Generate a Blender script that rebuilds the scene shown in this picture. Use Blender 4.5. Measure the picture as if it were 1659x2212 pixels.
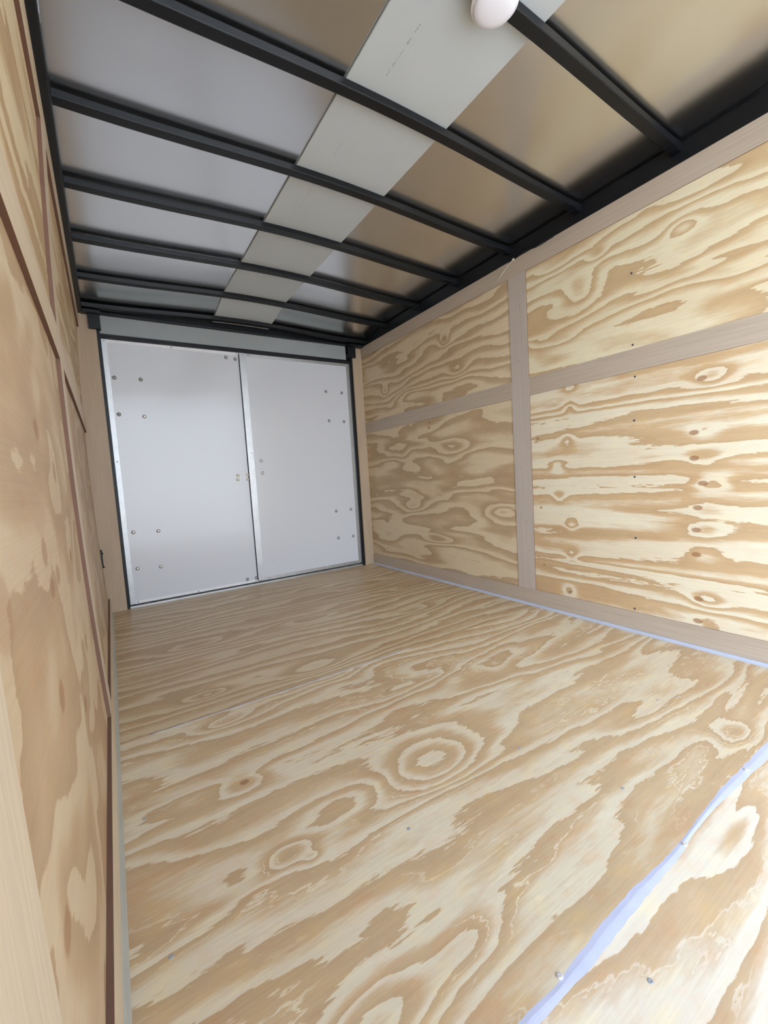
import bpy, bmesh, math, random
from mathutils import Vector, Matrix

# ------------------------------------------------------------------ clear
for o in list(bpy.data.objects):
    bpy.data.objects.remove(o)
scene = bpy.context.scene
COL = scene.collection
random.seed(7)

# ------------------------------------------------------------------ camera
CAM_LOC = Vector((0.0558, -3.1781, 0.7499))
YAW, PITCH, ROLL = 0.5689, -0.0817, -0.0613
F_PX, IMG_W, IMG_H = 921.14, 1659.0, 2212.0
cy_, sy_ = math.cos(YAW), math.sin(YAW)
cp_, sp_ = math.cos(PITCH), math.sin(PITCH)
FWD = Vector((sy_ * cp_, cy_ * cp_, sp_))
RGT = Vector((cy_, -sy_, 0))
UPV = RGT.cross(FWD)
cr_, sr_ = math.cos(ROLL), math.sin(ROLL)
R2 = cr_ * RGT + sr_ * UPV
U2 = -sr_ * RGT + cr_ * UPV
cam_data = bpy.data.cameras.new('camera')
cam = bpy.data.objects.new('camera', cam_data)
COL.objects.link(cam)
M = Matrix((R2, U2, -FWD)).transposed().to_4x4()
M.translation = CAM_LOC
cam.matrix_world = M
cam_data.sensor_fit = 'HORIZONTAL'
cam_data.sensor_width = 36.0
cam_data.lens = F_PX / IMG_W * 36.0
cam_data.clip_start = 0.01
cam_data.clip_end = 200
scene.camera = cam

# ------------------------------------------------------------------ light and exposure
scene.view_settings.view_transform = 'Standard'
scene.view_settings.look = 'None'
scene.view_settings.gamma = 1.0
scene.view_settings.use_curve_mapping = False
scene.view_settings.exposure = 2.33

world = bpy.data.worlds.new('sky')
scene.world = world
world.use_nodes = True
wn = world.node_tree
wn.nodes.clear()
wo = wn.nodes.new('ShaderNodeOutputWorld')
wb = wn.nodes.new('ShaderNodeBackground')
wr = wn.nodes.new('ShaderNodeValToRGB')
wt = wn.nodes.new('ShaderNodeTexCoord')
ws = wn.nodes.new('ShaderNodeSeparateXYZ')
wn.links.new(wt.outputs['Generated'], ws.inputs[0])
wn.links.new(ws.outputs['Z'], wr.inputs[0])
wr.color_ramp.elements[0].position = 0.0
wr.color_ramp.elements[0].color = (0.90, 1.0, 1.10, 1)
wr.color_ramp.elements[1].position = 0.9
wr.color_ramp.elements[1].color = (0.45, 0.64, 1.0, 1)
wn.links.new(wr.outputs[0], wb.inputs[0])
# the sky is brighter towards the left-hand side of the open end
wm = wn.nodes.new('ShaderNodeMapRange')
wn.links.new(ws.outputs['X'], wm.inputs[0])
wm.inputs[1].default_value = -0.8; wm.inputs[2].default_value = 0.7
wm.inputs[3].default_value = 1.9; wm.inputs[4].default_value = 0.55
wn.links.new(wm.outputs[0], wb.inputs[1])
wn.links.new(wb.outputs[0], wo.inputs[0])

sun_d = bpy.data.lights.new('sun', 'SUN')
sun_d.energy = 3.2
sun_d.angle = 0.009
sun_d.color = (1.0, 0.96, 0.90)
sun = bpy.data.objects.new('sun', sun_d)
COL.objects.link(sun)
sun.rotation_euler = (math.radians(-35), math.radians(20), 0)   # stands beyond the white doors, so none of it enters the trailer

# daylight guide in the open end behind the camera (a portal: adds no light of its own)
por_d = bpy.data.lights.new('open_end_portal', 'AREA')
por_d.shape = 'RECTANGLE'
por_d.size = 1.95
por_d.size_y = 1.84
por_d.cycles.is_portal = True
por = bpy.data.objects.new('open_end_portal', por_d)
COL.objects.link(por)
por.location = (0.977, -3.63, 0.92)
por.rotation_euler = (math.radians(90), 0, 0)

# ------------------------------------------------------------------ dimensions (metres)
W = 1.955            # inside width
ZT = 1.842           # top of the wall lining
YJ0, YJ1 = -1.580, -1.694   # the joint batten half way along the walls
ZTR = 1.756          # underside of the top batten
ZM0, ZM1 = 1.129, 1.219     # middle batten
ZB = 0.0904          # top of the bottom batten
PW = 0.0865          # width of the back corner posts
YF = -3.62           # open end behind the camera
YB2 = -2.785         # next joint batten of the left wall
ZRIB0, ZRIB1 = 1.908, 1.934      # rib underside and top where they meet the side rails
ZROOF = 1.942
YBK = .075            # outermost back of the roof, behind the doors

def crown(x):
    """the roof ribs are bent upwards towards the middle, and sit a touch lower on the left"""
    return .0155 * (1 - math.cos(2 * math.pi * x / W)) + .001 * (x - W / 2) / (W / 2)

def drop(y):
    """the last bay of the roof slopes down to the back end"""
    return .145 * max(0.0, y + .34)

def crowned(q):
    return Vector((q.x, q.y, q.z + crown(q.x) - drop(q.y)))

def bow(z):
    """the thin plywood of the left wall bellies outwards between its rails"""
    t = (z - 0.921) / 0.921
    return -0.026 * max(0.0, 1 - t * t)

# ------------------------------------------------------------------ materials
class NT:
    def __init__(self, name):
        self.m = bpy.data.materials.new(name)
        self.m.use_nodes = True
        self.t = self.m.node_tree
        self.t.nodes.clear()
        self.out = self.t.nodes.new('ShaderNodeOutputMaterial')
        self.b = self.t.nodes.new('ShaderNodeBsdfPrincipled')
        self.t.links.new(self.b.outputs[0], self.out.inputs[0])
    def n(self, typ, **kw):
        x = self.t.nodes.new(typ)
        for k, v in kw.items():
            setattr(x, k, v)
        return x
    def put(self, sock, v):
        if hasattr(v, 'is_linked') or isinstance(v, bpy.types.NodeSocket):
            self.t.links.new(v, sock)
        else:
            sock.default_value = v
    def math(self, op, a, b=0.0, c=None):
        x = self.n('ShaderNodeMath', operation=op)
        self.put(x.inputs[0], a)
        self.put(x.inputs[1], b)
        if c is not None:
            self.put(x.inputs[2], c)
        return x.outputs[0]
    def vmath(self, op, a, b):
        x = self.n('ShaderNodeVectorMath', operation=op)
        self.put(x.inputs[0], a)
        self.put(x.inputs[1], b)
        return x.outputs['Value'] if op == 'DOT_PRODUCT' else x.outputs[0]
    def noise(self, vec, scale=1.0, detail=2.0, rough=0.5, dist=0.0):
        x = self.n('ShaderNodeTexNoise')
        self.put(x.inputs['Vector'], vec)
        x.inputs['Scale'].default_value = scale
        x.inputs['Detail'].default_value = detail
        x.inputs['Roughness'].default_value = rough
        x.inputs['Distortion'].default_value = dist
        return x.outputs[0]
    def mix(self, fac, a, b, blend='MIX'):
        x = self.n('ShaderNodeMix', data_type='RGBA', blend_type=blend)
        self.put(x.inputs[0], fac)
        self.put(x.inputs[6], a)
        self.put(x.inputs[7], b)
        return x.outputs[2]
    def ramp(self, fac, stops):
        x = self.n('ShaderNodeValToRGB')
        cr = x.color_ramp
        while len(cr.elements) < len(stops):
            cr.elements.new(0.5)
        for e, (p, c) in zip(cr.elements, stops):
            e.position = p
            e.color = (*c, 1)
        self.put(x.inputs[0], fac)
        return x.outputs[0]
    def pos(self):
        g = self.n('ShaderNodeNewGeometry')
        s = self.n('ShaderNodeSeparateXYZ')
        self.t.links.new(g.outputs['Position'], s.inputs[0])
        return s.outputs
    def comb(self, x, y, z):
        c = self.n('ShaderNodeCombineXYZ')
        self.put(c.inputs[0], x); self.put(c.inputs[1], y); self.put(c.inputs[2], z)
        return c.outputs[0]
    def bump(self, h, strength, dist):
        x = self.n('ShaderNodeBump')
        x.inputs['Strength'].default_value = strength
        x.inputs['Distance'].default_value = dist
        self.put(x.inputs['Height'], h)
        self.t.links.new(x.outputs[0], self.b.inputs['Normal'])
    def setp(self, col=None, rough=0.5, metal=0.0, spec=0.5):
        if col is not None:
            self.put(self.b.inputs['Base Color'], col if not isinstance(col, tuple) else (*col, 1))
        self.put(self.b.inputs['Roughness'], rough)
        self.b.inputs['Metallic'].default_value = metal
        self.b.inputs['Specular IOR Level'].default_value = spec

CREAM = (0.78, 0.67, 0.47)
TAN = (0.53, 0.345, 0.175)

def plywood(name, g, c, seed, gs=1.5, cs=6.0, K=7.0, lin=0.0, rag=0.35, cream=CREAM, tan=TAN,
            knots=(), width=0.30, rough=0.55, spec=0.3, soft=0.16, detail=2.0, dist=0.3, wob=0.35, vein=0.0, mott=0.5):
    """rotary-cut softwood plywood: contour bands of early and late wood along the grain.
    g, c = world axes (0,1,2) along and across the grain; knots = (g, c, sg, sc, amp, dark)"""
    t = NT(name)
    p = t.pos()
    G, Cc = p[g], p[c]
    vec = t.comb(t.math('MULTIPLY', G, gs), t.math('MULTIPLY', Cc, cs), seed * 3.7)
    h = t.math('MULTIPLY', t.noise(vec, 1.0, detail, 0.45, dist), K)
    if lin:
        h = t.math('MULTIPLY_ADD', Cc, lin, h)
    # ragged edges of the bands: long thin fibres
    v2 = t.comb(t.math('MULTIPLY', G, 16.0), t.math('MULTIPLY', Cc, 120.0), seed)
    r = t.noise(v2, 1.0, 3.0, 0.6)
    h = t.math('MULTIPLY_ADD', r, rag, h)
    # wobble of the band edges at the scale of a few centimetres
    v3 = t.comb(t.math('MULTIPLY', G, 9.0), t.math('MULTIPLY', Cc, 24.0), seed + 2.0)
    w3 = t.noise(v3, 1.0, 3.0, 0.6)
    h = t.math('MULTIPLY_ADD', w3, wob, h)
    dark = None
    gc = t.comb(G, Cc, 0.0)
    for (kg, kc, sg, sc, amp, dk) in knots:
        d = t.vmath('MULTIPLY', t.vmath('SUBTRACT', gc, (kg, kc, 0)), (1 / sg, 1 / sc, 0))
        e = t.math('POWER', 2.71828, t.math('MULTIPLY', t.vmath('DOT_PRODUCT', d, d), -1.0))
        h = t.math('MULTIPLY_ADD', e, amp, h)
        if dk:
            ks = t.n('ShaderNodeMapRange', interpolation_type='SMOOTHSTEP')
            t.put(ks.inputs[0], e); ks.inputs[1].default_value = .45; ks.inputs[2].default_value = .75
            k = t.math('MULTIPLY', ks.outputs[0], dk)
            dark = k if dark is None else t.math('MAXIMUM', dark, k)
    s = t.math('FRACT', h)
    mid = tuple(0.5 * (a + b) for a, b in zip(cream, tan))
    dk_ = tuple(a * 0.9 for a in tan)
    col = t.ramp(s, [(0.0, tan), (0.025, cream), (width, cream), (width + soft, mid), (width + 2 * soft, tan), (0.93, dk_)])
    if vein:
        # thin pale veins that follow the bands, present only in patches
        q = t.math('FRACT', t.math('MULTIPLY_ADD', h, 2.0, t.math('MULTIPLY', w3, 1.6)))
        line = t.ramp(q, [(0.0, (0, 0, 0)), (0.02, (1, 1, 1)), (0.10, (1, 1, 1)), (0.16, (0, 0, 0))])
        pm = t.noise(t.comb(t.math('MULTIPLY', G, 2.5), t.math('MULTIPLY', Cc, 7.0), seed + 6.0), 1.0, 2.0)
        pm = t.ramp(pm, [(0.46, (0, 0, 0)), (0.56, (1, 1, 1))])
        col = t.mix(t.math('MULTIPLY', t.math('MULTIPLY', line, pm), vein), col, (*[min(1, a * 1.04) for a in cream], 1))
    if mott:
        # yellowish and pinkish mottling
        mt = t.noise(t.comb(t.math('MULTIPLY', G, 14.0), t.math('MULTIPLY', Cc, 26.0), seed + 8.0), 1.0, 4.0, 0.65)
        col = t.mix(mott, col, t.mix(1.0, col, t.ramp(mt, [(0.32, (0.98, 0.86, 0.76)), (0.5, (0.96, 0.95, 0.93)), (0.68, (1.04, 0.99, 0.84))]), 'MULTIPLY'))
    # broad colour drift and fine fibres
    fb = t.noise(t.comb(t.math('MULTIPLY', G, 5.0), t.math('MULTIPLY', Cc, 260.0), seed + 9.0), 1.0, 2.0, 0.6)
    col = t.mix(1.0, col, t.ramp(fb, [(0.25, (0.90, 0.89, 0.87)), (0.75, (1.0, 1.0, 1.0))]), 'MULTIPLY')
    bl = t.noise(t.comb(t.math('MULTIPLY', G, 1.6), t.math('MULTIPLY', Cc, 4.0), seed + 4.0), 1.0, 1.0)
    col = t.mix(1.0, col, t.ramp(bl, [(0.3, (0.93, 0.88, 0.84)), (0.7, (1.0, 1.0, 1.0))]), 'MULTIPLY')
    if dark is not None:
        col = t.mix(dark, col, (0.30, 0.13, 0.05, 1))
    t.setp(col, rough, 0.0, spec)
    t.bump(fb, 0.12, 0.001)
    return t.m

def luan(name, g, seed, base=(0.50, 0.41, 0.32)):
    """smooth pinkish hardwood batten, fine straight grain along axis g"""
    t = NT(name)
    p = t.pos()
    sc = [190.0, 190.0, 190.0]
    sc[g] = 4.0
    v = t.comb(t.math('MULTIPLY', p[0], sc[0]), t.math('MULTIPLY', p[1], sc[1]), t.math('MULTIPLY_ADD', p[2], sc[2], seed))
    a = t.noise(v, 1.0, 3.0, 0.6)
    col = t.ramp(a, [(0.2, tuple(x * 0.86 for x in base)), (0.55, base), (0.85, tuple(x * 1.1 for x in base))])
    sc = [9.0] * 3
    sc[g] = 1.2
    v = t.comb(t.math('MULTIPLY', p[0], sc[0]), t.math('MULTIPLY', p[1], sc[1]), t.math('MULTIPLY_ADD', p[2], sc[2], seed + 3))
    col = t.mix(1.0, col, t.ramp(t.noise(v, 1.0, 1.0), [(0.3, (0.92, 0.9, 0.88)), (0.7, (1, 1, 1))]), 'MULTIPLY')
    t.setp(col, 0.5, 0.0, 0.35)
    t.bump(a, 0.08, 0.0005)
    return t.m

def plain(name, col, rough=0.5, metal=0.0, spec=0.5, var=0.06, nscale=6.0):
    t = NT(name)
    p = t.n('ShaderNodeTexCoord')
    nz = t.noise(p.outputs['Object'], nscale, 3.0)
    c = t.ramp(nz, [(0.3, tuple(x * (1 - var) for x in col)), (0.7, tuple(min(1, x * (1 + var)) for x in col))])
    t.setp(c, rough, metal, spec)
    return t

def simple(*a, **k):
    return plain(*a, **k).m

# ---- plywood sheets
kn = [(-2.466, 1.045), (-2.44, .847), (-2.441, .749), (-2.469, .652), (-2.452, .558), (-2.447, .471), (-2.447, .374), (-2.455, .199), (-2.452, .11)]
knots_near = [(a - .03, b, .06, .032, [1.3, -.6, .8, -1.2, .5, .9, -.7, 1.2, -.5][i], 0.0) for i, (a, b) in enumerate(kn)]
knots_near += [(a, b, .023, .0135, 0.0, .75) for (a, b) in kn]
kn2 = [(-1.923, 1.127), (-1.92, 1.029), (-1.903, .876), (-1.845, .75), (-1.85, .60), (-1.916, .456), (-1.912, .305), (-1.894, .125)]
knots_near += [(a, b, .035, .03, -1.0 if i % 2 else .9, 0.0) for i, (a, b) in enumerate(kn2)]
knots_near += [(-1.735, .90, .012, .007, 0, .8), (-1.742, .54, .011, .007, 0, .8), (-1.75, .235, .008, .006, 0, .8)]
M_RN_LO = plywood('plywood_wall_near_lower', 1, 2, 2.3, gs=0.5, cs=8.0, K=5.5, lin=4.0, rag=0.42, knots=knots_near,
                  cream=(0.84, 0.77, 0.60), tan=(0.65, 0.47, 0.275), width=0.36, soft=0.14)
M_RN_UP = plywood('plywood_wall_near_upper', 1, 2, 5.1, gs=1.6, cs=5.5, K=6.0, lin=11.0, rag=0.35,
                  knots=[(-1.99, 1.54, .09, .06, 1.6, 0), (-2.07, 1.67, .05, .03, 1.2, 0), (-2.40, 1.62, .06, .03, -1.4, 0)],
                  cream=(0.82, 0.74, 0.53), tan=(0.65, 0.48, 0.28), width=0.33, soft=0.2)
M_RF_UP = plywood('plywood_wall_far_upper', 1, 2, 8.4, gs=1.3, cs=5.0, K=6.0, lin=15.0, rag=0.3,
                  knots=[(-1.15, 1.39, .10, .05, 1.8, 0), (-1.05, 1.60, .05, .04, 1.5, .3), (-.62, 1.33, .16, .05, -1.6, 0), (-.33, 1.42, .05, .04, 1.2, 0), (-.21, 1.755, .035, .006, 0, 1.0)],
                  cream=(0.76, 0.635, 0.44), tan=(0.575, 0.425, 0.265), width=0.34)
M_RF_LO = plywood('plywood_wall_far_lower', 1, 2, 11.9, gs=1.2, cs=5.6, K=5.5, lin=5.0, rag=0.25,
                  knots=[(-1.07, .90, .16, .07, 1.9, 0), (-.6, .52, .20, .05, 1.7, 0), (-1.48, .5, .16, .05, 1.6, 0), (-.9, .3, .16, .035, 1.5, 0), (-.85, 1.07, .02, .012, 0, .7), (-.4, .85, .16, .04, -1.4, 0)],
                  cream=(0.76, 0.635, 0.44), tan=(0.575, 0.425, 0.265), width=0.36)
lk = [(-2.70, .654), (-2.397, .672), (-2.368, .612), (-2.277, .619), (-2.444, .474), (-2.173, .343), (-2.66, .316), (-2.1, .8), (-2.0, .62), (-2.3, .86), (-1.95, .4)]
M_L_LO = plywood('plywood_left_wall_lower', 1, 2, 14.2, gs=2.4, cs=3.2, K=5.0, lin=1.0, rag=0.12, width=0.30,
                 knots=[(a, b, .036 if i else .05, (.024, .03, .02)[i % 3] if i else .05, 0.0, .5 if i else .35) for i, (a, b) in enumerate(lk)],
                 cream=(0.64, 0.50, 0.335), tan=(0.545, 0.385, 0.235), soft=0.15)
M_L_UP = plywood('plywood_left_wall_upper', 1, 2, 17.7, gs=0.8, cs=6.0, K=4.0, lin=6.0, rag=0.2, width=0.36,
                 cream=(0.75, 0.62, 0.41), tan=(0.58, 0.41, 0.235))
M_FL_A = plywood('plywood_floor_far', 0, 1, 21.3, gs=1.1, cs=4.2, K=5.0, lin=13.0, rag=0.45,
                 knots=[(.29, -1.548, .07, .03, 1.6, 0), (.70, -1.60, .15, .06, 1.8, 0), (.33, -.98, .14, .05, 1.4, 0), (.9, -1.0, .18, .05, -1.5, 0), (.187, -.825, .006, .006, 0, .9), (1.5, -1.3, .2, .06, 1.6, 0)],
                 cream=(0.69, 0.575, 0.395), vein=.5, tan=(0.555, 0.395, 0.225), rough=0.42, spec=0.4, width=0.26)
M_FL_B = plywood('plywood_floor_middle', 0, 1, 24.6, gs=1.2, cs=4.5, K=6.5, lin=9.0, rag=0.55, dist=0.6,
                 knots=[(.702, -2.321, .13, .075, 2.3, 0), (.272, -2.099, .06, .035, 1.7, 0), (.275, -2.10, .016, .013, 0, .7), (.714, -1.716, .12, .05, 1.5, 0), (.304, -1.778, .08, .03, 1.2, 0),
                        (.288, -2.374, .05, .03, 1.8, 0), (.329, -2.405, .02, .015, 1.0, 0), (.284, -2.70, .12, .06, 2.4, 0), (.473, -2.708, .07, .035, 1.1, 0),
                        (1.345, -2.557, .20, .05, 1.4, 0), (1.42, -2.735, .07, .045, 1.6, 0), (.44, -2.322, .12, .05, -1.3, 0), (1.2, -2.0, .2, .07, -1.8, 0)],
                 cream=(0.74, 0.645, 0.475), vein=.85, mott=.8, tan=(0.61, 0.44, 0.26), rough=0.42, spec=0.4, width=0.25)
M_FL_C = plywood('plywood_floor_near', 0, 1, 27.2, gs=1.2, cs=6.0, K=5.0, lin=12.0, rag=0.45,
                 knots=[(1.05, -2.865, .10, .02, .8, 0)],
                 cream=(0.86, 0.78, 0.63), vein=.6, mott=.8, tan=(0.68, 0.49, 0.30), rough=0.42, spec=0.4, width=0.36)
M_LUAN_Y = luan('luan_batten_lengthwise', 1, 1.0)
M_LUAN_Z = luan('luan_batten_upright', 2, 5.0, (0.53, 0.455, 0.39))
M_LUAN_P = luan('luan_corner_post', 2, 8.0, (0.48, 0.365, 0.255))
M_LUAN_L = luan('luan_batten_left_wall', 1, 12.0, (0.66, 0.52, 0.36))
M_LUAN_LZ = luan('luan_upright_left_wall', 2, 15.0, (0.64, 0.51, 0.36))
M_EDGE = simple('raw_luan_edge', (0.16, 0.08, 0.05), 0.7)
M_BLACK = simple('black_painted_steel', (0.009, 0.010, 0.012), 0.4, 0.0, 0.3, 0.2)
M_RUBBER = simple('black_rubber_seal', (0.012, 0.010, 0.016), 0.6, 0.0, 0.4, 0.2)
M_ALU = simple('brushed_aluminium', (0.50, 0.50, 0.50), 0.40, 0.8, 0.5, 0.08, 14.0)
M_STEEL = simple('zinc_plated_steel', (0.36, 0.36, 0.36), 0.45, 0.2)
M_BRIGHT = simple('bright_steel', (0.78, 0.78, 0.76), 0.35, 0.6)
M_ZINC = simple('pale_yellow_zinc', (0.78, 0.77, 0.62), 0.4, 0.2)
M_SCREW = simple('dark_blue_screw', (0.06, 0.08, 0.12), 0.45, 0.5)
M_COVE = simple('grey_vinyl_cove', (0.52, 0.53, 0.58), 0.3, 0.0, 0.6)
M_COVE_L = simple('cream_vinyl_cove', (0.50, 0.455, 0.355), 0.5, 0.0, 0.4)
M_SEAL = simple('grey_sealant_sky_tint', (0.55, 0.555, 0.665), 0.5, 0.0, 0.35, 0.05, 20)  # grey caulk; the lilac of the reflected sky is put into the base colour
M_SEAL_G = simple('thin_grey_sealant', (0.42, 0.37, 0.33), 0.4, 0.0, 0.5, 0.08, 20)
M_WHITE = simple('white_plastic', (0.82, 0.81, 0.84), 0.35, 0.0, 0.5, 0.02)
M_LENS = simple('frosted_light_lens', (0.86, 0.85, 0.92), 0.25, 0.0, 0.5, 0.02)
M_STRIP = simple('white_ceiling_panel', (0.54, 0.575, 0.59), 0.55, 0.0, 0.4, 0.02)
M_PRINT = simple('grey_print', (0.32, 0.33, 0.34), 0.6)
M_HEAD = simple('grey_header_panel', (0.33, 0.35, 0.345), 0.5, 0.0, 0.4, 0.03)
M_TIE = simple('cream_nylon', (0.72, 0.66, 0.52), 0.5)
M_WIRE = simple('black_wire', (0.02, 0.02, 0.022), 0.5)
M_GROUND = simple('pale_concrete', (0.52, 0.50, 0.46), 0.9, 0.0, 0.2, 0.1, 1.5)
M_SKIN = simple('trailer_skin', (0.5, 0.5, 0.5), 0.5)

t = NT('glossy_white_door_skin')
p = t.pos()
nz = t.noise(t.comb(t.math('MULTIPLY', p[0], 2.0), p[1], t.math('MULTIPLY', p[2], 9.0)), 1.0, 2.0)
t.setp((0.64, 0.65, 0.68), 0.16, 0.0, 0.55)
t.bump(nz, 0.25, 0.004)
M_DOOR = t.m
t = NT('bare_aluminium_roof_skin')
p = t.pos()
nz = t.noise(t.comb(t.math('MULTIPLY', p[0], 1.2), t.math('MULTIPLY', p[1], 3.0), 0.0), 1.0, 1.0)
t.setp((0.77, 0.785, 0.80), 0.24, 1.0, 0.5)
t.bump(nz, 0.35, 0.02)
M_ROOF = t.m

# ------------------------------------------------------------------ mesh helpers
def grid_box(bm, x0, x1, y0, y1, z0, z1, nx=1, ny=1, nz=1, fn=None, edge=None, face_axis=0, bevel=0.0):
    """box with divided sides; fn bends every vertex; faces not facing along face_axis get material slot `edge`"""
    V = {}
    X = [x0 + (x1 - x0) * i / nx for i in range(nx + 1)]
    Y = [y0 + (y1 - y0) * i / ny for i in range(ny + 1)]
    Z = [z0 + (z1 - z0) * i / nz for i in range(nz + 1)]
    def v(i, j, k):
        if (i, j, k) not in V:
            q = Vector((X[i], Y[j], Z[k]))
            if fn: q = fn(q)
            V[(i, j, k)] = bm.verts.new(q)
        return V[(i, j, k)]
    faces = []
    def quad(a, b, c, d, ax):
        f = bm.faces.new((v(*a), v(*b), v(*c), v(*d)))
        if edge is not None and ax != face_axis:
            f.material_index = edge
        faces.append(f)
    for j in range(ny):
        for k in range(nz):
            quad((0, j, k), (0, j, k + 1), (0, j + 1, k + 1), (0, j + 1, k), 0)
            quad((nx, j, k), (nx, j + 1, k), (nx, j + 1, k + 1), (nx, j, k + 1), 0)
    for i in range(nx):
        for k in range(nz):
            quad((i, 0, k), (i + 1, 0, k), (i + 1, 0, k + 1), (i, 0, k + 1), 1)
            quad((i, ny, k), (i, ny, k + 1), (i + 1, ny, k + 1), (i + 1, ny, k), 1)
    for i in range(nx):
        for j in range(ny):
            quad((i, j, 0), (i, j + 1, 0), (i + 1, j + 1, 0), (i + 1, j, 0), 2)
            quad((i, j, nz), (i + 1, j, nz), (i + 1, j + 1, nz), (i, j + 1, nz), 2)
    if bevel:
        es = list({e for f in faces for e in f.edges if e.calc_face_angle(0) > 0.5})
        bmesh.ops.bevel(bm, geom=es, offset=bevel, segments=2, profile=0.5, affect='EDGES')
    return bm

def lathe(bm, prof, seg=20, axis='Z', at=(0, 0, 0)):
    rings = []
    at = Vector(at)
    def mk(r, h, a):
        c, s = r * math.cos(a), r * math.sin(a)
        if axis == 'Z': q = (c, s, h)
        elif axis == 'Y': q = (c, h, s)
        else: q = (h, c, s)
        return bm.verts.new(Vector(q) + at)
    for r, h in prof:
        if r < 1e-6:
            rings.append([mk(0, h, 0)])
        else:
            rings.append([mk(r, h, 2 * math.pi * i / seg) for i in range(seg)])
    for a, b in zip(rings, rings[1:]):
        for i in range(seg):
            j = (i + 1) % seg
            if len(a) == 1 and len(b) > 1: bm.faces.new((a[0], b[i], b[j]))
            elif len(b) == 1 and len(a) > 1: bm.faces.new((a[i], b[0], a[j]))
            elif len(a) > 1: bm.faces.new((a[i], b[i], b[j], a[j]))
    bmesh.ops.recalc_face_normals(bm, faces=bm.faces)
    return bm

def extrude_profile(bm, prof, axis, a, b):
    """closed 2-D outline swept along an axis; prof points are the other two coordinates in order"""
    def q(p, t):
        if axis == 0: return (t, p[0], p[1])
        if axis == 1: return (p[0], t, p[1])
        return (p[0], p[1], t)
    A = [bm.verts.new(q(p, a)) for p in prof]
    B = [bm.verts.new(q(p, b)) for p in prof]
    n = len(prof)
    for i in range(n):
        bm.faces.new((A[i], A[(i + 1) % n], B[(i + 1) % n], B[i]))
    bm.faces.new(A[::-1]); bm.faces.new(B)
    bmesh.ops.recalc_face_normals(bm, faces=bm.faces)
    return bm

def sweep_x(bm, prof, x0, x1, n=24):
    """outline in (y, z) swept across the roof along its crown"""
    rows = []
    for i in range(n + 1):
        x = x0 + (x1 - x0) * i / n
        rows.append([bm.verts.new((x, p[0], p[1] + crown(x))) for p in prof])
    m = len(prof)
    for a, b in zip(rows, rows[1:]):
        for k in range(m):
            bm.faces.new((a[k], a[(k + 1) % m], b[(k + 1) % m], b[k]))
    bm.faces.new(rows[0][::-1]); bm.faces.new(rows[-1])
    bmesh.ops.recalc_face_normals(bm, faces=bm.faces)
    return bm

def rounded(w0, w1, h0, h1, r, n=4, corners=(1, 1, 1, 1)):
    """rounded rectangle outline; corners = lower-left, lower-right, upper-right, upper-left"""
    pts = []
    cs = [(w0, h0, 1, 1, math.pi), (w1, h0, -1, 1, 1.5 * math.pi), (w1, h1, -1, -1, 0), (w0, h1, 1, -1, 0.5 * math.pi)]
    for (x, y, sx, sy, a0), on in zip(cs, corners):
        if on:
            for i in range(n + 1):
                a = a0 + 0.5 * math.pi * i / n
                pts.append((x + sx * r + r * math.cos(a), y + sy * r + r * math.sin(a)))
        else:
            pts.append((x, y))
    return pts

def root(name, loc, label, category, group=None, kind=None):
    o = bpy.data.objects.new(name, None)
    o.empty_display_size = 0.05
    COL.objects.link(o)
    o.location = loc
    o['label'] = label
    o['category'] = category
    if group: o['group'] = group
    if kind: o['kind'] = kind
    return o

def world_loc(o):
    v = Vector((0, 0, 0))
    while o is not None:
        v += o.location
        o = o.parent
    return v

def obj(name, bm, mats, parent=None, label=None, category=None, group=None, kind=None, smooth=False):
    """link a bmesh whose vertices are in world coordinates as one object with its origin at its base"""
    lo = Vector((min(v.co.x for v in bm.verts), min(v.co.y for v in bm.verts), min(v.co.z for v in bm.verts)))
    hi = Vector((max(v.co.x for v in bm.verts), max(v.co.y for v in bm.verts), max(v.co.z for v in bm.verts)))
    c = Vector(((lo.x + hi.x) / 2, (lo.y + hi.y) / 2, lo.z))
    for v in bm.verts:
        v.co -= c
    if smooth:
        for f in bm.faces: f.smooth = True
    me = bpy.data.meshes.new(name)
    bm.to_mesh(me); bm.free()
    for m in (mats if isinstance(mats, (list, tuple)) else [mats]):
        me.materials.append(m)
    o = bpy.data.objects.new(name, me)
    COL.objects.link(o)
    if parent is not None:
        o.parent = parent
        o.location = c - world_loc(parent)
    else:
        o.location = c
    if label: o['label'] = label
    if category: o['category'] = category
    if group: o['group'] = group
    if kind: o['kind'] = kind
    return o

def box(x0, x1, y0, y1, z0, z1, **k):
    return grid_box(bmesh.new(), min(x0, x1), max(x0, x1), min(y0, y1), max(y0, y1), min(z0, z1), max(z0, z1), **k)

def dup(o, parent, where):
    """another copy of a small part, placed at a world position (its own origin there)"""
    c = o.copy()
    COL.objects.link(c)
    c.parent = parent
    c.location = Vector(where) - world_loc(parent)
    return c

def bowed(q):
    return Vector((q.x + bow(q.z), q.y, q.z))

# ================================================================== SETTING
# ---- ground outside, beyond the open end
bm = box(-30, 30, -30, 30, -0.62, -0.55)
obj('ground', bm, M_GROUND, None, 'pale concrete ground outside the trailer', 'ground', kind='structure')

# ---- floor
FL = root('floor', (W / 2, -2.1, -0.02), 'varnished plywood trailer floor in wide sheets with sealed seams', 'floor', kind='structure')
YS1, YS2 = -1.700, -2.820
for (a, b, m) in ((0.08, YS1, M_FL_A), (YS1, YS2, M_FL_B), (YS2, YF, M_FL_C)):
    obj('plywood_sheet', box(-0.03, W + 0.066, b, a, -0.02, 0.0, face_axis=2), [m], FL)
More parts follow.
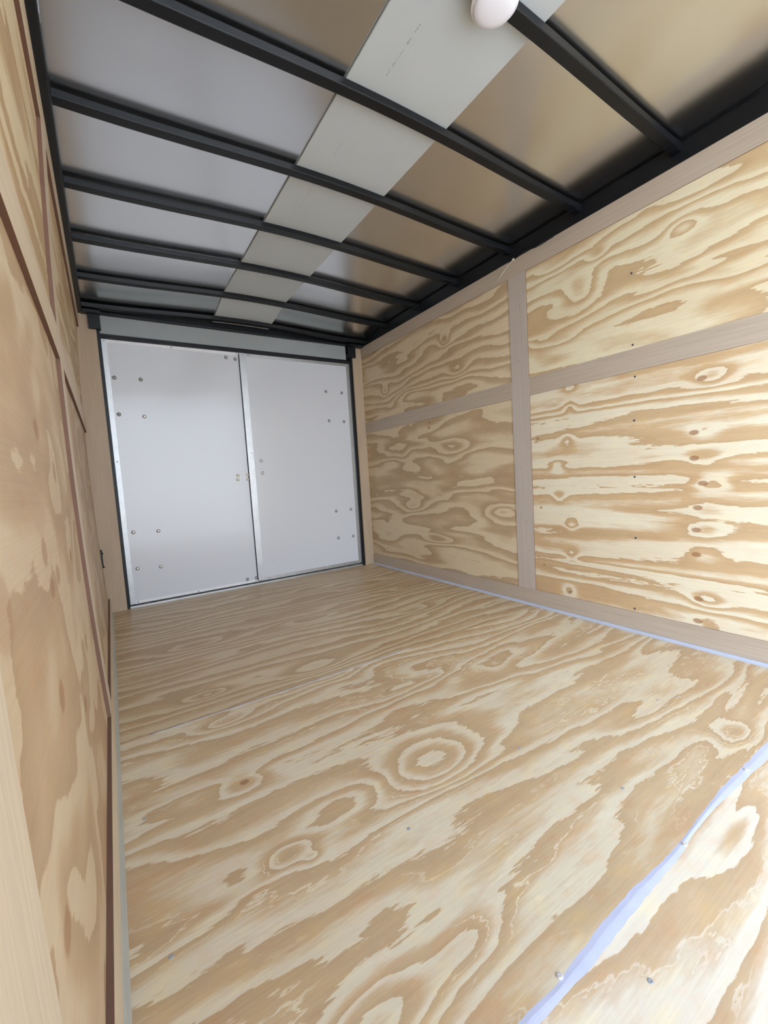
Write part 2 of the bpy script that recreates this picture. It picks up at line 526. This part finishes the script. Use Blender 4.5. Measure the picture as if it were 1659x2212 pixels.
# thin grey seam between the two farther sheets
random.seed(3)
def seam(ctr, halfw, x0, x1, n, h, jit):
    bm = bmesh.new()
    rows = []
    for i in range(n + 1):
        x = x0 + (x1 - x0) * i / n
        y, w = ctr(x), halfw(x)
        a = y + w * (1 + jit * random.uniform(-1, 1)); b = y - w * (1 + jit * random.uniform(-1, 1))
        rows.append([bm.verts.new(q) for q in ((x, a, 0.0), (x, a * .6 + b * .4, h), (x, a * .4 + b * .6, h * .8), (x, b, 0.0))])
    for p, q in zip(rows, rows[1:]):
        for k in range(3):
            bm.faces.new((p[k], p[k + 1], q[k + 1], q[k]))
        bm.faces.new((p[0], q[0], q[3], p[3]))
    bm.faces.new(rows[0][::-1]); bm.faces.new(rows[-1])
    bmesh.ops.recalc_face_normals(bm, faces=bm.faces)
    return bm
obj('seam_sealant', seam(lambda x: YS1 - 0.006 * math.sin(x * 3), lambda x: 0.0048, 0.09, 1.10, 60, 0.0010, 0.35), M_SEAL_G, FL, 'thin grey sealant line across the farther floor seam', smooth=True)
UP = [(-.2, -2.812), (.473, -2.815), (.535, -2.818), (.662, -2.808), (.764, -2.807), (.868, -2.812), (.938, -2.812), (1.021, -2.808), (1.158, -2.802), (1.44, -2.806), (W, -2.81)]
DN = [(-.2, -2.83), (.461, -2.832), (.542, -2.833), (.599, -2.834), (.646, -2.832), (.703, -2.830), (.811, -2.828), (.903, -2.827), (.964, -2.820), (1.045, -2.818), (1.09, -2.818), (1.183, -2.822), (1.356, -2.83), (W, -2.826)]
def lerp(T, x):
    for (a, b), (c, d) in zip(T, T[1:]):
        if a <= x <= c: return b + (d - b) * (x - a) / (c - a)
    return T[-1][1]
obj('seam_sealant', seam(lambda x: (lerp(UP, x) + lerp(DN, x)) / 2, lambda x: (lerp(UP, x) - lerp(DN, x)) / 2, 0.0, W - 0.005, 140, 0.0008, 0.10), M_SEAL, FL,
    'grey sealant band across the near floor seam, lilac sky reflection painted into its colour')
scr = obj('screw', lathe(bmesh.new(), [(0, -.004), (.0045, -.004), (.0048, .0006), (.0038, .0016), (.0016, .0018), (.0012, .0008), (0, .0008)], 14, 'Z', (.933, -2.820, .0012)), M_BRIGHT, FL, smooth=False)
for (x, y) in ((.546, -2.814), (1.27, -2.813)):
    dup(scr, FL, (x, y, -.0028))
scr2 = obj('screw', lathe(bmesh.new(), [(0, -.004), (.004, -.004), (.0042, .0004), (.003, .001), (.0015, .0008), (0, .0002)], 12, 'Z', (.069, -2.439, 0)), M_STEEL, FL)
for (x, y) in ((.524, -2.467), (.919, -2.433), (1.441, -2.54), (1.504, -2.566), (.987, -2.672), (.053, -2.079), (.646, -2.893)):
    dup(scr2, FL, (x, y, -.004))

# ---- right wall: sheets of plywood on the trailer's side
WR = root('wall_right', (W, -2.1, 0), 'right wall lined with bright wavy-grained plywood sheets', 'wall', kind='structure')
obj('outer_skin', box(W + .066, W + .086, YF, YBK, -.05, 2.0), M_SKIN, WR)
for (y0, y1, z0, z1, m) in ((-1.637, 0.0, 0.0, 1.174, M_RF_LO), (-1.637, 0.0, 1.174, ZT, M_RF_UP),
                            (YF, -1.637, 0.0, 1.174, M_RN_LO), (YF, -1.637, 1.174, ZT, M_RN_UP)):
    obj('plywood_sheet', box(W, W + .012, y0, y1, z0, z1), m, WR)
SCR = [(0, -.002), (.0042, -.002), (.0045, .0004), (.0032, .0016), (.0014, .0012), (0, .0005)]
def xscrew(y, z, parent, x=W, r=1.0, m=M_SCREW, name='screw'):
    return obj(name, lathe(bmesh.new(), [(a * r, -b * r) for a, b in SCR], 14, 'X', (x, y, z)), m, parent)
s0 = None
for (y, z) in ((-2.217, 1.526), (-2.225, 1.105), (-2.22, .924), (-2.219, .685), (-2.22, .42), (-2.212, .104), (-2.218, 1.237), (-1.897, .118)):
    if s0 is None: s0 = xscrew(y, z, WR)
    else: dup(s0, WR, (s0.location.x + WR.location.x, y, z - .0045))
for (y, z) in ((-.23, .16), (-.86, 1.105), (-.5, .94)):
    dup(s0, WR, (s0.location.x + WR.location.x, y, z - .0045))
# a lifted splinter beside the joint batten
bm = bmesh.new()
extrude_profile(bm, [(-1.575, .523), (-1.50, .5265), (-1.44, .5262), (-1.49, .524)], 0, W - .0012, W + .002)
obj('wood_splinter', bm, simple('fresh_splinter', (.85, .76, .58), .5), WR)

# ---- left wall
WL = root('wall_left', (0, -2.1, 0), 'left wall of tan plywood seen edge-on, bellying slightly outwards', 'wall', kind='structure')
obj('outer_skin', box(-.065, -.05, YF, YBK, -.05, 2.0), M_SKIN, WL)
for (y0, y1, z0, z1, m) in ((-1.637, 0.0, 0.0, 1.174, M_L_LO), (-1.637, 0.0, 1.174, 1.90, M_L_UP),
                            (YF, -1.637, 0.0, 1.174, M_L_LO), (YF, -1.637, 1.174, 1.90, M_L_UP)):
    obj('plywood_sheet', box(-.018, -.006, y0, y1, z0, z1, nz=16, fn=bowed), m, WL)
# dark gap with screws low by the back corner, drawn as a black strip
bm = box(bow(.35) - .006, bow(.35) + .003, -.036, -.028, .295, .41, bevel=.001)
lathe(bm, [(0, .004), (.006, .004), (.007, 0), (.007, -.004)], 10, 'X', (bow(.35) + .003, -.032, .385))
lathe(bm, [(0, .004), (.006, .004), (.007, 0), (.007, -.004)], 10, 'X', (bow(.35) + .003, -.032, .302))
obj('dark_slot', bm, M_BLACK, WL, 'narrow dark slot with screws low by the back corner')

# ---- roof skin
obj('ceiling', box(-.06, W + .085, YF, YF + 37 * .1, ZROOF, ZROOF + .004, nx=24, ny=37, fn=crowned), M_ROOF, None,
    'dull mirror-like bare metal roof skin above the black ribs', 'ceiling', kind='structure', smooth=True)
obj('roof_cover', box(-.07, W + .09, YF - .03, YBK + .02, ZROOF + .05, ZROOF + .07), M_SKIN, None,
    'outer roof cover above the metal ceiling', 'roof', kind='structure')

# ---- battens (trim)
T = .0036
NB = [0]
def trim(bm, mats, label, kids=None):
    NB[0] += 1
    return obj('trim_%d' % NB[0], bm, mats, None, label, 'batten', kind='structure')
def rbat(y0, y1, z0, z1, m, label):
    return trim(box(W - T, W + .002, y0, y1, z0, z1, edge=1, face_axis=0), [m, M_EDGE], label)
rbat(YJ0, -.004, ZTR, ZT, M_LUAN_Y, 'top batten along the farther half of the right wall')
rbat(YF + .01, YJ0, ZTR, ZT, M_LUAN_Y, 'greyer top batten along the nearer half of the right wall')
rbat(YJ0, -.004, ZM0, ZM1, M_LUAN_Y, 'middle-height batten on the farther half of the right wall')
rbat(YF + .01, YJ1, ZM0, ZM1, M_LUAN_Y, 'middle-height batten on the nearer half of the right wall')
rbat(YJ0, -.004, .012, ZB, M_LUAN_Y, 'skirting batten along the farther half of the right wall')
rbat(YF + .01, YJ0, .012, ZB, M_LUAN_Y, 'skirting batten along the nearer half of the right wall')
vb = rbat(YJ1, YJ0, ZB, ZTR, M_LUAN_Z, 'upright grey-pink batten over the joint of the right wall')
n0 = xscrew(-1.655, .46, vb, W - T, .45, M_SCREW, 'nail')
for (y, z) in ((-1.64, .36), (-1.665, .30), (-1.62, .75), (-1.66, .95), (-1.63, 1.32), (-1.65, 1.6)):
    dup(n0, vb, (n0.location.x + vb.location.x, y, z))
def lbat(y0, y1, z0, z1, m, label):
    return trim(box(-.008, T, y0, y1, z0, z1, nz=14 if z1 - z0 > .3 else 3, fn=bowed, edge=1, face_axis=0), [m, M_EDGE], label)
lbat(YJ0, -.004, ZTR, 1.875, M_LUAN_L, 'top batten along the farther half of the left wall')
lbat(YF + .004, YJ0, ZTR, 1.875, M_LUAN_L, 'top batten along the nearer half of the left wall')
lbat(YJ0, -.004, ZM0, ZM1, M_LUAN_L, 'middle-height batten on the farther half of the left wall')
lbat(YB2, YJ1, ZM0, ZM1, M_LUAN_L, 'middle-height batten on the nearer half of the left wall')
lbat(YJ0, -.004, .012, ZB, M_LUAN_L, 'skirting batten along the farther half of the left wall')
lbat(YF + .004, YJ0, .012, ZB, M_LUAN_L, 'skirting batten along the nearer half of the left wall')
lbat(YJ1, YJ0, ZB, ZTR, M_LUAN_LZ, 'upright batten over the joint of the left wall')
lbat(YB2 - .115, YB2, ZB, ZTR, M_LUAN_LZ, 'cream upright batten of the left wall nearest the viewer')

# corner posts facing the viewer on either side of the doors
pr = trim(box(W - PW, W + .002, -.0, .010, .0, ZT, bevel=.0015), M_LUAN_P, 'tan wooden corner post right of the white doors')
n1 = obj('nail', lathe(bmesh.new(), [(0, -.0008), (.0022, -.0006), (.0022, .002)], 10, 'Y', (W - .01, 0, 1.26)), M_SCREW, pr)
for z in (1.17, .93): dup(n1, pr, (W - .01, n1.location.y + pr.location.y, z))
trim(box(-.045, PW, -.0, .010, .0, ZT, bevel=.0015), M_LUAN_P, 'tan wooden corner post left of the white doors')

# coves along the foot of the side walls
def cove(xw, sgn, r, h):
    pts = [(xw, 0.0), (xw + sgn * r, 0.0)] + [(xw + sgn * r * (1 - math.sin(a)), h * (1 - math.cos(a))) for a in [i * math.pi / 12 for i in range(1, 6)]] + [(xw, h)]
    return pts
obj('baseboard_right', extrude_profile(bmesh.new(), cove(W, -1, .020, .014), 1, YF + .01, -.002), M_COVE, None,
    'thin shiny grey cove along the foot of the right wall', 'baseboard', kind='structure')
obj('baseboard_left', extrude_profile(bmesh.new(), cove(-.012, 1, .024, .022), 1, YF + .004, -.002), M_COVE_L, None,
    'cream cove along the foot of the left wall', 'baseboard', kind='structure')

# ================================================================== BACK END
YD = .030
WB = root('wall_back', (W / 2, .05, 0), 'back end frame with grey panel above the white doors', 'wall', kind='structure')
obj('outer_skin', box(-.06, W + .085, .075, .085, -.05, 1.862), M_SKIN, WB)
obj('outer_skin', box(-.06, W + .085, YBK, YBK + .01, 1.80, 2.0), M_BLACK, WB)
obj('header_panel', box(.104, 1.826, YD + .004, YD + .016, 1.735, 1.862), M_HEAD, WB, 'long grey panel above the doors')
# black tube frame: uprights, bar under the panel
obj('frame_upright', box(.0868, .104, .012, .07, 0, 1.80, bevel=.002), M_BLACK, WB)
obj('frame_upright', box(1.846, 1.8685, .012, .07, 0, 1.80, bevel=.002), M_BLACK, WB)
obj('frame_bar', extrude_profile(bmesh.new(), rounded(.020, .060, 1.709, 1.740, .006), 0, .100, 1.850), M_BLACK, WB, 'black bar between the grey panel and the doors')
obj('drip_seal', extrude_profile(bmesh.new(), rounded(.012, .022, 1.716, 1.727, .004), 0, .100, 1.850), M_RUBBER, WB)
obj('sill', box(.088, 1.867, .018, .07, -.01, .012, bevel=.002), M_ALU, WB, 'thin metal sill under the doors')
# slim black bar along the top of the panel
HB = obj('header_beam', extrude_profile(bmesh.new(), rounded(.006, .045, 1.852, 1.868, .004), 0, .02, W - .02), M_BLACK, None, 'slim black steel bar along the top of the grey panel above the doors', 'bar')
obj('back_rail', extrude_profile(bmesh.new(), rounded(.052, .070, 1.864, 1.93, .006), 0, -.04, W + .06), M_BLACK, WB, 'black rail at the very back of the roof')

# ---- the two white doors
def door(n, x0, x1, z0, z1, label):
    D = root('door_%d' % n, ((x0 + x1) / 2, YD + .02, z0), label, 'door', kind='structure')
    obj('door_panel', box(x0 + .002, x1 - .002, YD, YD + .035, z0 + .002, z1 - .002, bevel=.001), M_DOOR, D)
    return D
DL = door(1, .106, .944, .022, 1.712, 'white left-hand door with hinge bolts down its outer edge')
DR = door(2, .946, 1.845, .022, 1.712, 'white right-hand door with a bright metal strip down its inner edge')
TH = .0035
def edging(D, x0, x1, z0, z1, m=M_ALU, label=None, th=TH):
    return obj('edge_trim', box(x0, x1, YD - th, YD + .002, z0, z1, bevel=.0008), m, D, label)
edging(DL, .106, .134, .022, 1.712, M_ALU)
edging(DL, .134, .944, 1.690, 1.712, M_WHITE, 'white trim along the top edge')
edging(DL, .134, .944, .022, .040, M_WHITE, 'white trim along the bottom edge')
edging(DR, .985, 1.816, 1.688, 1.712, M_ALU)
edging(DR, 1.816, 1.845, .022, 1.712, M_ALU)
edging(DR, .985, 1.816, .022, .046, M_ALU)
obj('astragal', box(.942, .986, YD - .010, YD - .001, .030, 1.708, bevel=.002), M_ALU, DR, 'wide bright metal strip where the doors meet')
obj('edge_seal', box(.9365, .9415, YD - .006, YD + .004, .03, 1.705, bevel=.001), M_RUBBER, DR, 'thin dark seal beside the metal strip')

BOLT = [(0, -.010), (.0045, -.010), (.0070, -.0085), (.0074, -.003), (.0078, -.0022), (.0125, -.0020), (.0130, -.0006), (.0130, .001)]
def first_bolt(D, x, z, m, prof=BOLT, name='bolt', y=YD):
    return obj(name, lathe(bmesh.new(), prof, 20, 'Y', (x, y, z)), m, D, smooth=True)
def bolts(D, pts, m, label=None, prof=BOLT, name='bolt', y=YD):
    b = None
    for (x, z) in pts:
        if b is None:
            b = first_bolt(D, x, z, m, prof, name, y)
            off = world_loc(b) - Vector((x, y, z))
            if label: b['label'] = label
        else:
            dup(b, D, Vector((x, y, z)) + off)
bolts(DL, [(.155, 1.476), (.300, 1.475), (.158, 1.249), (.85, 1.668), (.914, 1.662), (.864, .052), (.930, .053)], M_STEEL, 'grey bolt')
bolts(DL, [(.299, 1.238), (.166, .491), (.310, .483), (.167, .252), (.304, .242)], M_BRIGHT, 'bright bolt')
bolts(DL, [(.861, .827), (.858, .796), (.930, .827), (.929, .796)], M_ZINC, 'pale yellow bolt of the latch')
bolts(DR, [(1.618, 1.471), (1.761, 1.467), (1.628, 1.236), (1.765, 1.231), (1.634, .491), (1.774, .494), (1.638, .264), (1.779, .262)], M_STEEL, 'grey bolt')
bolts(DR, [(1.040, .926), (1.043, .835)], M_BRIGHT, 'bright bolt')
RIV = [(0, -.002), (.0025, -.0018), (.0036, -.0004), (.0036, .001)]
bolts(DL, [(.12, 1.700), (.50, 1.700), (.925, 1.699), (.12, .95), (.15, .032), (.52, .03), (.925, .031)], M_SCREW, None, RIV, 'rivet', YD - TH)
bolts(DR, [(1.01, 1.700), (1.83, .96), (1.03, .034)], M_SCREW, None, RIV, 'rivet', YD - TH)
bolts(DR, [(.972, .985), (.965, 1.695)], M_SCREW, None, RIV, 'rivet', YD - .010)

# ================================================================== ROOF FRAME
# side rails that carry the ribs
def side_rail(x0, x1, label, pieces):
    bm = bmesh.new()
    extrude_profile(bm, rounded(x0, x1, ZT - .002, ZROOF - .001, .004), 1, YF + .02, YBK - .012)
    o = obj('roof_side_rail', bm, M_BLACK, None, label, 'rail')
    return o
RL = side_rail(-.045, .026, 'black steel roof rail along the top of the left wall', 0)
RR = side_rail(W + .036, W + .066, 'black steel roof rail along the top of the right wall', 0)
obj('joint_clip', box(.024, .0285, -1.90, -1.875, ZT + .004, ZROOF - .02, bevel=.001), M_STEEL, RL, 'small grey clip over a joint in the rail')
# thin ledge along the inside of the right-hand rail
obj('rail_flange', extrude_profile(bmesh.new(), rounded(W + .010, W + .037, ZT - .004, ZT + .002, .002), 1, YF + .02, YBK - .012), M_BLACK, RR)

# black corner brackets where the rails meet the doors' frame
obj('corner_bracket', box(.050, .112, -.022, .014, 1.752, 1.850, bevel=.003), M_BLACK, None, 'black steel bracket on top of the left corner post', 'bracket')
obj('corner_bracket', box(1.834, 1.890, -.022, .014, 1.752, 1.850, bevel=.003), M_BLACK, None, 'black steel bracket on top of the right corner post', 'bracket')
obj('corner_plate', box(.018, .115, -.05, -.001, 1.836, 1.852, bevel=.002), M_BLACK, RL)
obj('corner_plate', box(1.832, W + .030, -.05, -.001, 1.836, 1.852, bevel=.002), M_BLACK, RR)

# roof ribs
YR = [-.038] + [.0864 - .019 - .4064 * k for k in range(1, 9)]
names = ['black roof rib closest to the white doors', 'second black roof rib out from the white doors', 'third black roof rib out from the white doors',
         'fourth black roof rib out from the white doors', 'fifth black roof rib from the doors, above the upright joint batten', 'sixth black roof rib out from the white doors, just beyond the round dome light',
         'black roof rib that carries the round white dome light', 'black roof rib nearer the open end than the round dome light', 'black roof rib over the viewer', 'black roof rib nearest the front wall']
for y, lab in list(zip(YR, names))[:8]:
    bm = bmesh.new()
    sweep_x(bm, rounded(y - .019, y + .019, ZRIB0 - drop(y), ZRIB1 - drop(y), .004), .0265, W + .0355)
    o = obj('roof_rib', bm, M_BLACK, None, lab, 'rib', 'black steel ribs across the roof')
    for xe in ((W - .006, W + .0355),):
        obj('end_tab', box(xe[0], xe[1], y - .016, y + .016, ZRIB0 - .006 - drop(y), ZRIB0 + .004 - drop(y), bevel=.001), M_BLACK, o)

# long white panel lying on the ribs along the middle of the roof
ST = root('ceiling_strip', (.98, -2.0, ZRIB1), 'long white panel lying over the ribs down the middle of the roof', 'panel')
obj('panel_board', box(.781, 1.181, YF + .01, YF + .01 + 3.65, ZRIB1 + .0004, ZRIB1 + .0060, nx=6, ny=73, fn=crowned), M_STRIP, ST)
bm = bmesh.new()
random.seed(11)
def mark(xc, ya, yb, w, n):
    """a short run of illegible faded printing"""
    for i in range(n):
        yy = ya + (yb - ya) * (i + random.uniform(.2, .8)) / n
        l = abs(yb - ya) / n * random.uniform(.35, .8)
        ww = w * random.uniform(.5, 1)
        grid_box(bm, xc - ww / 2, xc + ww / 2, yy - l / 2, yy + l / 2, ZRIB1 + .0001, ZRIB1 + .0005, fn=crowned)
XP = .885
for (ya, yb, w, n) in ((-2.045, -2.07, .003, 3), (-2.075, -2.10, .004, 4), (-2.105, -2.135, .004, 5), (-2.15, -2.175, .006, 3), (-2.19, -2.215, .005, 5),
                       (-1.69, -1.76, .003, 6), (-1.95, -1.985, .003, 4), (-1.30, -1.50, .002, 12), (-1.0, -1.15, .002, 8)):
    mark(XP, ya, yb, w, n)
obj('printed_mark', bm, M_PRINT, ST, 'faint grey line of printing along the panel')

# round dome light under the rib
DLX, DLY, ZDL = 1.0, -2.372, ZRIB0 + crown(1.0)
LT = root('dome_light', (DLX, DLY, ZDL), 'round white dome light under a roof rib at the middle of the ceiling', 'light')
obj('lamp_base', lathe(bmesh.new(), [(0, 0), (.058, 0), (.060, -.003), (.060, -.008), (.054, -.010), (0, -.010)], 40, 'Z', (DLX, DLY, ZDL)), M_WHITE, LT, smooth=False)
obj('lamp_lens', lathe(bmesh.new(), [(.054, -.009), (.0545, -.014), (.050, -.019), (.036, -.0225), (.018, -.024), (0, -.0243)], 40, 'Z', (DLX, DLY, ZDL)), M_LENS, LT, 'smooth frosted cover of the light', smooth=True)

# cable tie with its tail hanging from the right-hand rail, and a bit of wire
def tube(bm, pts, r, seg=8):
    rings = []
    for i, q in enumerate(pts):
        q = Vector(q)
        d = (Vector(pts[min(i + 1, len(pts) - 1)]) - Vector(pts[max(i - 1, 0)])).normalized()
        a = d.cross(Vector((0.3, 0.2, 1))).normalized()
        b = d.cross(a)
        rr = r if not isinstance(r, (list, tuple)) else r[i]
        rings.append([bm.verts.new(q + rr * (math.cos(2 * math.pi * k / seg) * a + math.sin(2 * math.pi * k / seg) * b)) for k in range(seg)])
    for p_, q_ in zip(rings, rings[1:]):
        for k in range(seg):
            bm.faces.new((p_[k], p_[(k + 1) % seg], q_[(k + 1) % seg], q_[k]))
    bm.faces.new(rings[0][::-1]); bm.faces.new(rings[-1])
    bmesh.ops.recalc_face_normals(bm, faces=bm.faces)
    return bm
ZTIE = root('cable_tie', (W - .005, -1.622, 1.838), 'thin cream cable tie with its tail hanging below the right roof rail', 'cable tie')
obj('tie_head', box(W - .010, W - .0036, -1.628, -1.618, 1.836, 1.846, bevel=.001), M_TIE, ZTIE)
bm = bmesh.new()
A, B = Vector((W - .0075, -1.622, 1.842)), Vector((W - .007, -1.512, 1.778))
tube(bm, [A.lerp(B, i / 8) + Vector((0, 0, .004 * math.sin(i / 8 * 3.1))) for i in range(9)], [.0018] * 7 + [.0014, .0007], 6)
obj('tie_tail', bm, M_TIE, ZTIE, smooth=True)
bm = bmesh.new()
tube(bm, [(W - .004, -1.50 - .033 * i, 1.8445 + .004 * math.sin(i * 1.3) - .0015 * (i - 4) ** 2 * .1) for i in range(12)], .0022, 8)
obj('wire', bm, M_WIRE, None, 'short black wire running along the underside of the right roof rail', 'wire', smooth=True)
